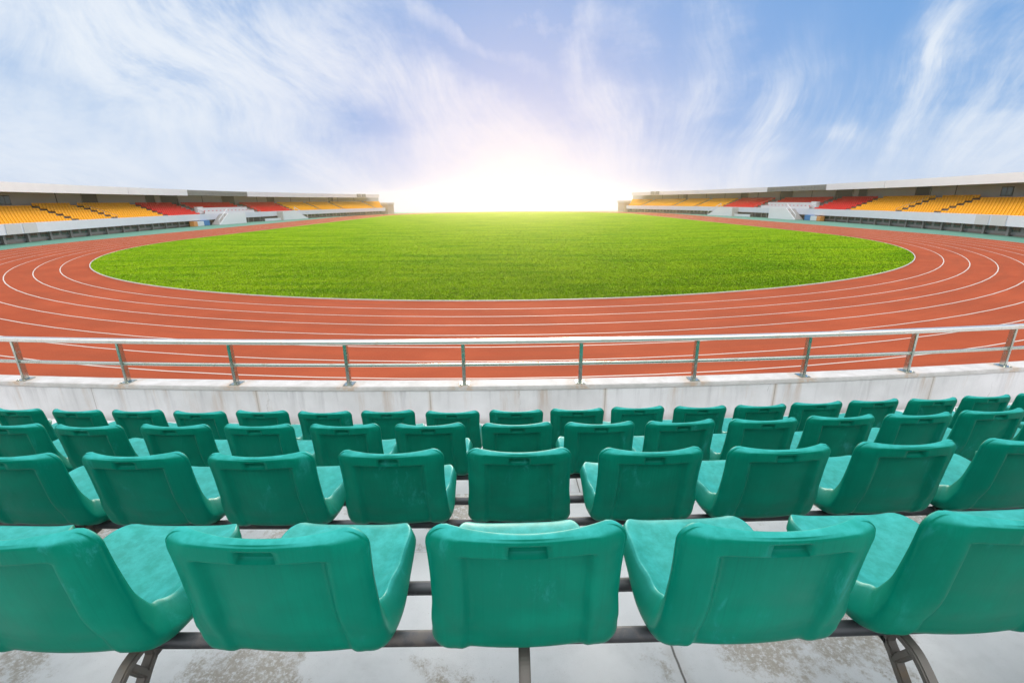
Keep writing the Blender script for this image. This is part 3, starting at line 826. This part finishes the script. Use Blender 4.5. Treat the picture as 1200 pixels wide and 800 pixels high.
    mb = MB(); block(mb, 62.95, 64.6, rowo(2) + 0.05, rowo(2) + 0.7, rowz(2) + 0.002, rowz(2) + 1.15); mb.v = [tuple(Vector(p) - D0) for p in mb.v]; mb.build('cabinet', M['white'], bx_, bevel=0.02)
    mb = MB(); block(mb, 62.9, 64.65, rowo(2) - 0.0, rowo(2) + 0.75, rowz(2) + 1.152, rowz(2) + 1.2); mb.v = [tuple(Vector(p) - D0) for p in mb.v]; mb.build('counter', M['beige'], bx_, bevel=0.01)
    # end pavilion
    tw = empty('end_pavilion', P.at(SEND + 2.6, 0.6, 0))
    tag(tw, 'small brown rendered block closing the far end of the %s stand' % LR, 'building')
    D0 = Vector(tw.location)
    mb = MB(); block(mb, SEND + 0.9, SEND + 4.4, -0.4, 2.2, 0, 3.05); mb.v = [tuple(Vector(p) - D0) for p in mb.v]; mb.build('wall', M['tower'], tw, bevel=0.02)
    mb = MB(); block(mb, SEND + 0.7, SEND + 4.6, -0.6, 2.4, 3.052, 3.75); mb.v = [tuple(Vector(p) - D0) for p in mb.v]; mb.build('roof', M['beige'], tw, bevel=0.02)
    # aisle handrails
    for s in (40.1, 62.3, 81.3):
        hr = MB()
        for k in (0, 2, 4, 6): block(hr, s - 0.02, s + 0.02, rowo(k) + 0.10, rowo(k) + 0.14, rowz(k) + 0.002, rowz(k) + 0.9)
        hr.sweep([[P.at(s + ds, rowo(k) + 0.12, rowz(k) + 0.9 + dz) for ds, dz in ((-.02, -.02), (.02, -.02), (.02, .02), (-.02, .02))] for k in (0, 6)])
        part(hr, 'aisle_handrail', M['louvre'])
    # seats
    for kind, blocks in (('yellow', YB), ('red', RB)):
        for bi, (s0, s1_, nr) in enumerate(blocks):
            for k in range(nr):
                s1 = s1_ + (0.75 * k + SEND - SEND0 if s1_ > 139 else 0)
                n = int((s1 - s0 - 0.1) / 0.5); pitch = (s1 - s0) / n
                for i in range(n): seat_list.append((kind, side, bi, k, n - i, s0 + pitch * (i + 0.5)))
    for k in (1, 3):
        for i in range(13): seat_list.append(('red', side, 'desk', k, i + 1, 64.5 + 1.25 * i))
    for k in (4, 5, 6):
        for i in range(28): seat_list.append(('red', side, 'top', k, i + 1, 64.2 + 0.53 * i))

PP = {s: Path(s) for s in (-1, 1)}
TH = radians(16.853)
def in_frame(p):
    d = p[1] * cos(TH) - (p[2] - EYE) * sin(TH)
    return d > 0 and abs(p[0]) / d < 600 / 542.7
BN = {('yellow', 0): 'nearest yellow block, {n} back from the first aisle', ('yellow', 1): 'narrow second yellow block, {n} from its far aisle', ('yellow', 2): 'third yellow block, {n} from the red seats',
      ('red', 0): 'near red block, {n} from its far aisle', ('red', 1): 'far red block, {n} from the yellow seats'}
for kind in ('yellow', 'red'):
    items = []
    for it in seat_list:
        if it[0] != kind: continue
        p = PP[it[1]].at(it[5], rowo(it[3]) + 0.3, rowz(it[3]) + 0.5)
        items.append((hypot(p[0], p[1]) if in_frame(p) else 1e6 + hypot(p[0], p[1]), it, p))
    items.sort(key=lambda q: q[0])
    rest = MB()
    for q, (d, (kd, side, bi, k, n, s), p) in enumerate(items):
        V, F = far_seat_faces(PP[side], s, k)
        if q < 300:
            o0 = PP[side].at(s, rowo(k) + 0.3, rowz(k))
            mb = MB(); mb.add([tuple(Vector(v) - Vector(o0)) for v in V], F)
            o = mb.build(kind + '_seat', M[kind], smooth='auto'); o.location = o0
            LR = 'left' if side < 0 else 'right'; row = WORD[k + 1]
            if bi == 'desk': lab = 'red seat behind the %s white desk of the %s stand, %s from the near end' % ('lower' if k == 1 else 'upper', LR, wordn(n))
            elif bi == 'top': lab = 'red seat above the white desks of the %s stand, row %s, %s from near end' % (LR, ['lowest', 'middle', 'top'][k - 4], wordn(n))
            else: lab = '%s stand %s seat, %s row up, %s' % (LR, kind, row, BN[kind, bi].format(n=wordn(n)))
            tag(o, lab, 'seat', '%s plastic seats on the stands' % kind)
        elif d < 1e6 or s > 5: rest.add(V, F)
    tag(rest.build(kind + '_seats', M[kind], smooth='auto'), 'rows of %s plastic seats farther along the two stands' % kind, 'seats', kind='stuff')

# ------------------------------------------------------------------ warm hazy air over the pitch
mb = MB(); mb.box(-139, 139, -39, 195, -1.1, 7.2)
hz = mb.build('haze', None); hm = bpy.data.materials.new('haze_air'); hm.use_nodes = True
hn = hm.node_tree; hn.nodes.clear()
ho = hn.nodes.new('ShaderNodeOutputMaterial'); hv = hn.nodes.new('ShaderNodeVolumePrincipled')
hv.inputs['Color'].default_value = (1.0, 0.84, 0.46, 1); hv.inputs['Density'].default_value = HAZE; hv.inputs['Anisotropy'].default_value = 0.85
hn.links.new(hv.outputs[0], ho.inputs['Volume']); hz.data.materials.append(hm)
tag(hz, 'pale warm haze in the air over the stadium', 'haze', kind='stuff')

# ------------------------------------------------------------------ sky
W = bpy.data.worlds.new('World'); SC.world = W; W.use_nodes = True
t = NT(W.node_tree); bg = t.n['Background']
SUN_EL, SUN_AZ = radians(8), radians(1)
D = t.new('ShaderNodeTexCoord').outputs['Generated']
x, y, z = t.sep(D)
az = t.m('ARCTAN2', x, y); el = t.m('ARCSINE', z)
zc = t.m('MAXIMUM', z, 0.035)                     # the air stays bright below the edge of the plateau
sky = t.new('ShaderNodeTexSky'); sky.sky_type = 'NISHITA'; sky.sun_disc = False
sky.sun_elevation = SUN_EL; sky.sun_rotation = SUN_AZ; sky.air_density = 1.2; sky.dust_density = 0.4; sky.ozone_density = 2.0
nv = t.new('ShaderNodeVectorMath', operation='NORMALIZE'); t.put(nv.inputs[0], t.xyz(x, y, t.m('ADD', t.m('MULTIPLY', zc, 1.3), 0.12))); t.put(sky.inputs[0], nv.outputs[0])
col = t.mix(0.75, sky.outputs[0], (1.65, 3.85, 7.8))
# cirrus: streaks fanning out of a point low on the right, broken by finer turbulence
elc = t.m('MAXIMUM', el, -0.02)
dx = t.m('SUBTRACT', az, 0.38); dy = t.m('ADD', elc, 0.48)
wob = t.noise(t.xyz(t.m('MULTIPLY', az, 2.2), t.m('MULTIPLY', el, 4.0), 3.0), 1.0, 1, 0.4)
wob2 = t.noise(t.xyz(t.m('MULTIPLY', az, 9.0), t.m('MULTIPLY', el, 11.0), 7.0), 1.0, 1, 0.5)
ang = t.m('ADD', t.m('ARCTAN2', dy, dx), t.m('ADD', t.m('MULTIPLY', t.m('SUBTRACT', wob, 0.5), 0.34), t.m('MULTIPLY', t.m('SUBTRACT', wob2, 0.5), 0.012)))
rr = t.m('SQRT', t.m('ADD', t.m('MULTIPLY', dx, dx), t.m('MULTIPLY', dy, dy)))
f1 = t.noise(t.xyz(t.m('MULTIPLY', ang, 4.0), t.m('MULTIPLY', rr, 2.2), 1.0), 1.0, 9, 0.60)
f2 = t.noise(t.xyz(t.m('MULTIPLY', ang, 15.0), t.m('MULTIPLY', rr, 5.0), 5.0), 1.0, 9, 0.70)
f4 = t.noise(t.xyz(t.m('MULTIPLY', ang, 42.0), t.m('MULTIPLY', rr, 13.0), 15.0), 1.0, 7, 0.68)
f3 = t.noise(t.xyz(t.m('MULTIPLY', az, 3.0), t.m('MULTIPLY', el, 6.0), 9.0), 1.0, 6, 0.6)
left = t.ss(az, 0.20, -0.55)
dens = t.m('ADD', t.m('ADD', t.m('MULTIPLY', f1, 0.34), t.m('MULTIPLY', f2, 0.10)), t.m('MULTIPLY', f3, 0.62))
dens = t.m('ADD', dens, t.m('MULTIPLY', left, 0.05))
dens = t.m('ADD', dens, t.m('MULTIPLY', t.ss(el, 0.24, 0.0), 0.07))
cloud = t.ss(dens, 0.50, 0.78, 0, 0.85)
# the larger wisps, each a soft frayed band at its own bearing and height: (az, el) of both ends, width, strength
frayx = t.m('SUBTRACT', t.noise(t.xyz(t.m('MULTIPLY', az, 7.0), t.m('MULTIPLY', el, 8.0), 2.0), 1.0, 5, 0.6), 0.5)
frayy = t.m('SUBTRACT', t.noise(t.xyz(t.m('MULTIPLY', az, 7.0), t.m('MULTIPLY', el, 8.0), 12.0), 1.0, 5, 0.6), 0.5)
qx = t.m('MULTIPLY_ADD', frayx, 0.11, az); qy = t.m('MULTIPLY_ADD', frayy, 0.09, el)
def bearing(px, py):
    th = radians(16.853); ax, up, f = px - 600, 400 - py, 542.7
    fw = f * cos(th) + up * sin(th); zz = -f * sin(th) + up * cos(th)
    return atan2(ax, fw), atan2(zz, hypot(ax, fw))
for x0, y0, x1, y1, wd, stg in (
        (1112, 20, 1068, 170, 17, .75), (1090, 50, 1075, 70, 16, .6), (935, 95, 880, 195, 20, .5), (885, 180, 850, 235, 24, .45), (830, 70, 800, 180, 22, .35),
        (675, 70, 745, 160, 18, .5), (740, 140, 700, 235, 28, .45), (975, 160, 1020, 161, 8, .5), (1190, 70, 1140, 200, 28, .5), (692, 0, 680, 80, 12, .35),
        (110, 80, 310, 225, 20, .65), (-60, 60, 290, 75, 46, .7), (150, 10, 430, 115, 50, .7), (400, 60, 570, 125, 34, .5), (480, -10, 640, 90, 12, .6),
        (-20, 165, 150, 215, 30, .7), (345, 195, 400, 200, 22, .6), (290, 150, 430, 225, 26, .5), (560, 150, 480, 200, 30, .4), (1000, 130, 960, 230, 24, .3), (-20, 15, 260, 55, 55, .6),
        (10, 100, 150, 132, 24, -.6), (190, 150, 310, 205, 20, -.55), (370, 118, 450, 152, 20, -.6), (540, 30, 650, 50, 45, -.5), (290, 100, 340, 130, 16, -.3)):
    a0, e0 = bearing(x0, y0); a1, e1 = bearing(x1, y1); L = hypot(a1 - a0, e1 - e0); tx, ty = (a1 - a0) / L, (e1 - e0) / L; wr = wd / 560
    ux = t.m('SUBTRACT', qx, (a0 + a1) / 2); uy = t.m('SUBTRACT', qy, (e0 + e1) / 2)
    al = t.m('DIVIDE', t.m('ADD', t.m('MULTIPLY', ux, tx), t.m('MULTIPLY', uy, ty)), L * 0.55 + wr * 0.6)
    pe = t.m('DIVIDE', t.m('SUBTRACT', t.m('MULTIPLY', ux, ty), t.m('MULTIPLY', uy, tx)), wr)
    g = t.m('POWER', 2.718, t.m('MULTIPLY', t.m('ADD', t.m('MULTIPLY', pe, pe), t.m('MULTIPLY', al, al)), -1.0))
    cloud = t.m('ADD', cloud, t.m('MULTIPLY', g, t.m('MULTIPLY', t.ss(f2, 0.34, 0.68, 0.3, 1.2), stg)))
cloud = t.m('MULTIPLY', cloud, t.ss(f4, 0.32, 0.68, 0.76, 1.24))
cloud = t.m('SUBTRACT', 1.0, t.m('POWER', 2.718, t.m('MULTIPLY', cloud, -1.5)))
col = t.mix(t.m('MULTIPLY', cloud, 1.0, clamp=True), col, (7.3, 7.85, 8.5))
# milky air towards the horizon
col = t.mix(t.ss(el, 0.15, -0.02, 0, 0.7), col, (6.6, 7.2, 8.3))
# unseen brighter cloud overhead and behind, added as soft fill light
over = t.m('MAXIMUM', t.ss(el, 0.45, 0.95), t.ss(y, 0.25, -0.35))
col = t.mix(t.m('MULTIPLY', over, 0.9), col, t.mix(t.ss(el, 0.3, 0.9), (8.2, 8.3, 8.5), (20.5, 20.4, 20.3)))
# the sun's glare low over the far bend
ga = t.m('SUBTRACT', az, 0.012); ge = t.m('SUBTRACT', el, 0.035)
d2 = t.m('ADD', t.m('MULTIPLY', ga, ga), t.m('MULTIPLY', t.m('MULTIPLY', ge, ge), 1.25))
halo = t.m('POWER', 2.718, t.m('MULTIPLY', d2, -1 / 0.37 ** 2))
core = t.m('POWER', 2.718, t.m('MULTIPLY', d2, -1 / 0.11 ** 2))
col = t.mix(t.m('MULTIPLY', halo, 0.60), col, (7.3, 6.3, 7.7))
col = t.mix(t.m('MULTIPLY', core, 0.6), col, (8.8, 8.0, 7.9))
t.put(bg.inputs['Color'], col); bg.inputs['Strength'].default_value = 0.1

sl = bpy.data.lights.new('sun', 'SUN'); sl.energy = 3.0; sl.angle = radians(24); sl.color = (1.0, 0.90, 0.74)
so = bpy.data.objects.new('sun', sl); COL.objects.link(so)
so.rotation_euler = Vector((-sin(SUN_AZ) * cos(SUN_EL), -cos(SUN_AZ) * cos(SUN_EL), -sin(SUN_EL))).to_track_quat('-Z', 'Y').to_euler()
so.location = (0, 60, 60)

# ------------------------------------------------------------------ camera
cd = bpy.data.cameras.new('camera'); cam = bpy.data.objects.new('camera', cd); COL.objects.link(cam)
cd.sensor_width = 36; cd.sensor_fit = 'HORIZONTAL'; cd.lens = 542.718 / 1200 * 36; cd.clip_start = 0.05; cd.clip_end = 3000
ro = radians(-0.498)
F_ = Vector((0, cos(TH), -sin(TH))); Rv = Vector((1, 0, 0)); Uv = Vector((0, sin(TH), cos(TH)))
R_ = Rv * cos(ro) + Uv * sin(ro); U_ = -Rv * sin(ro) + Uv * cos(ro)
mw = Matrix((R_, U_, -F_)).transposed().to_4x4(); mw.translation = (0, 0, EYE)
cam.matrix_world = mw; SC.camera = cam

SC.view_settings.view_transform = 'Standard'; SC.view_settings.look = 'None'; SC.view_settings.exposure = 0.2; SC.view_settings.gamma = 1
SC.render.engine = 'CYCLES'
SC.cycles.max_bounces = 6; SC.cycles.use_denoising = True
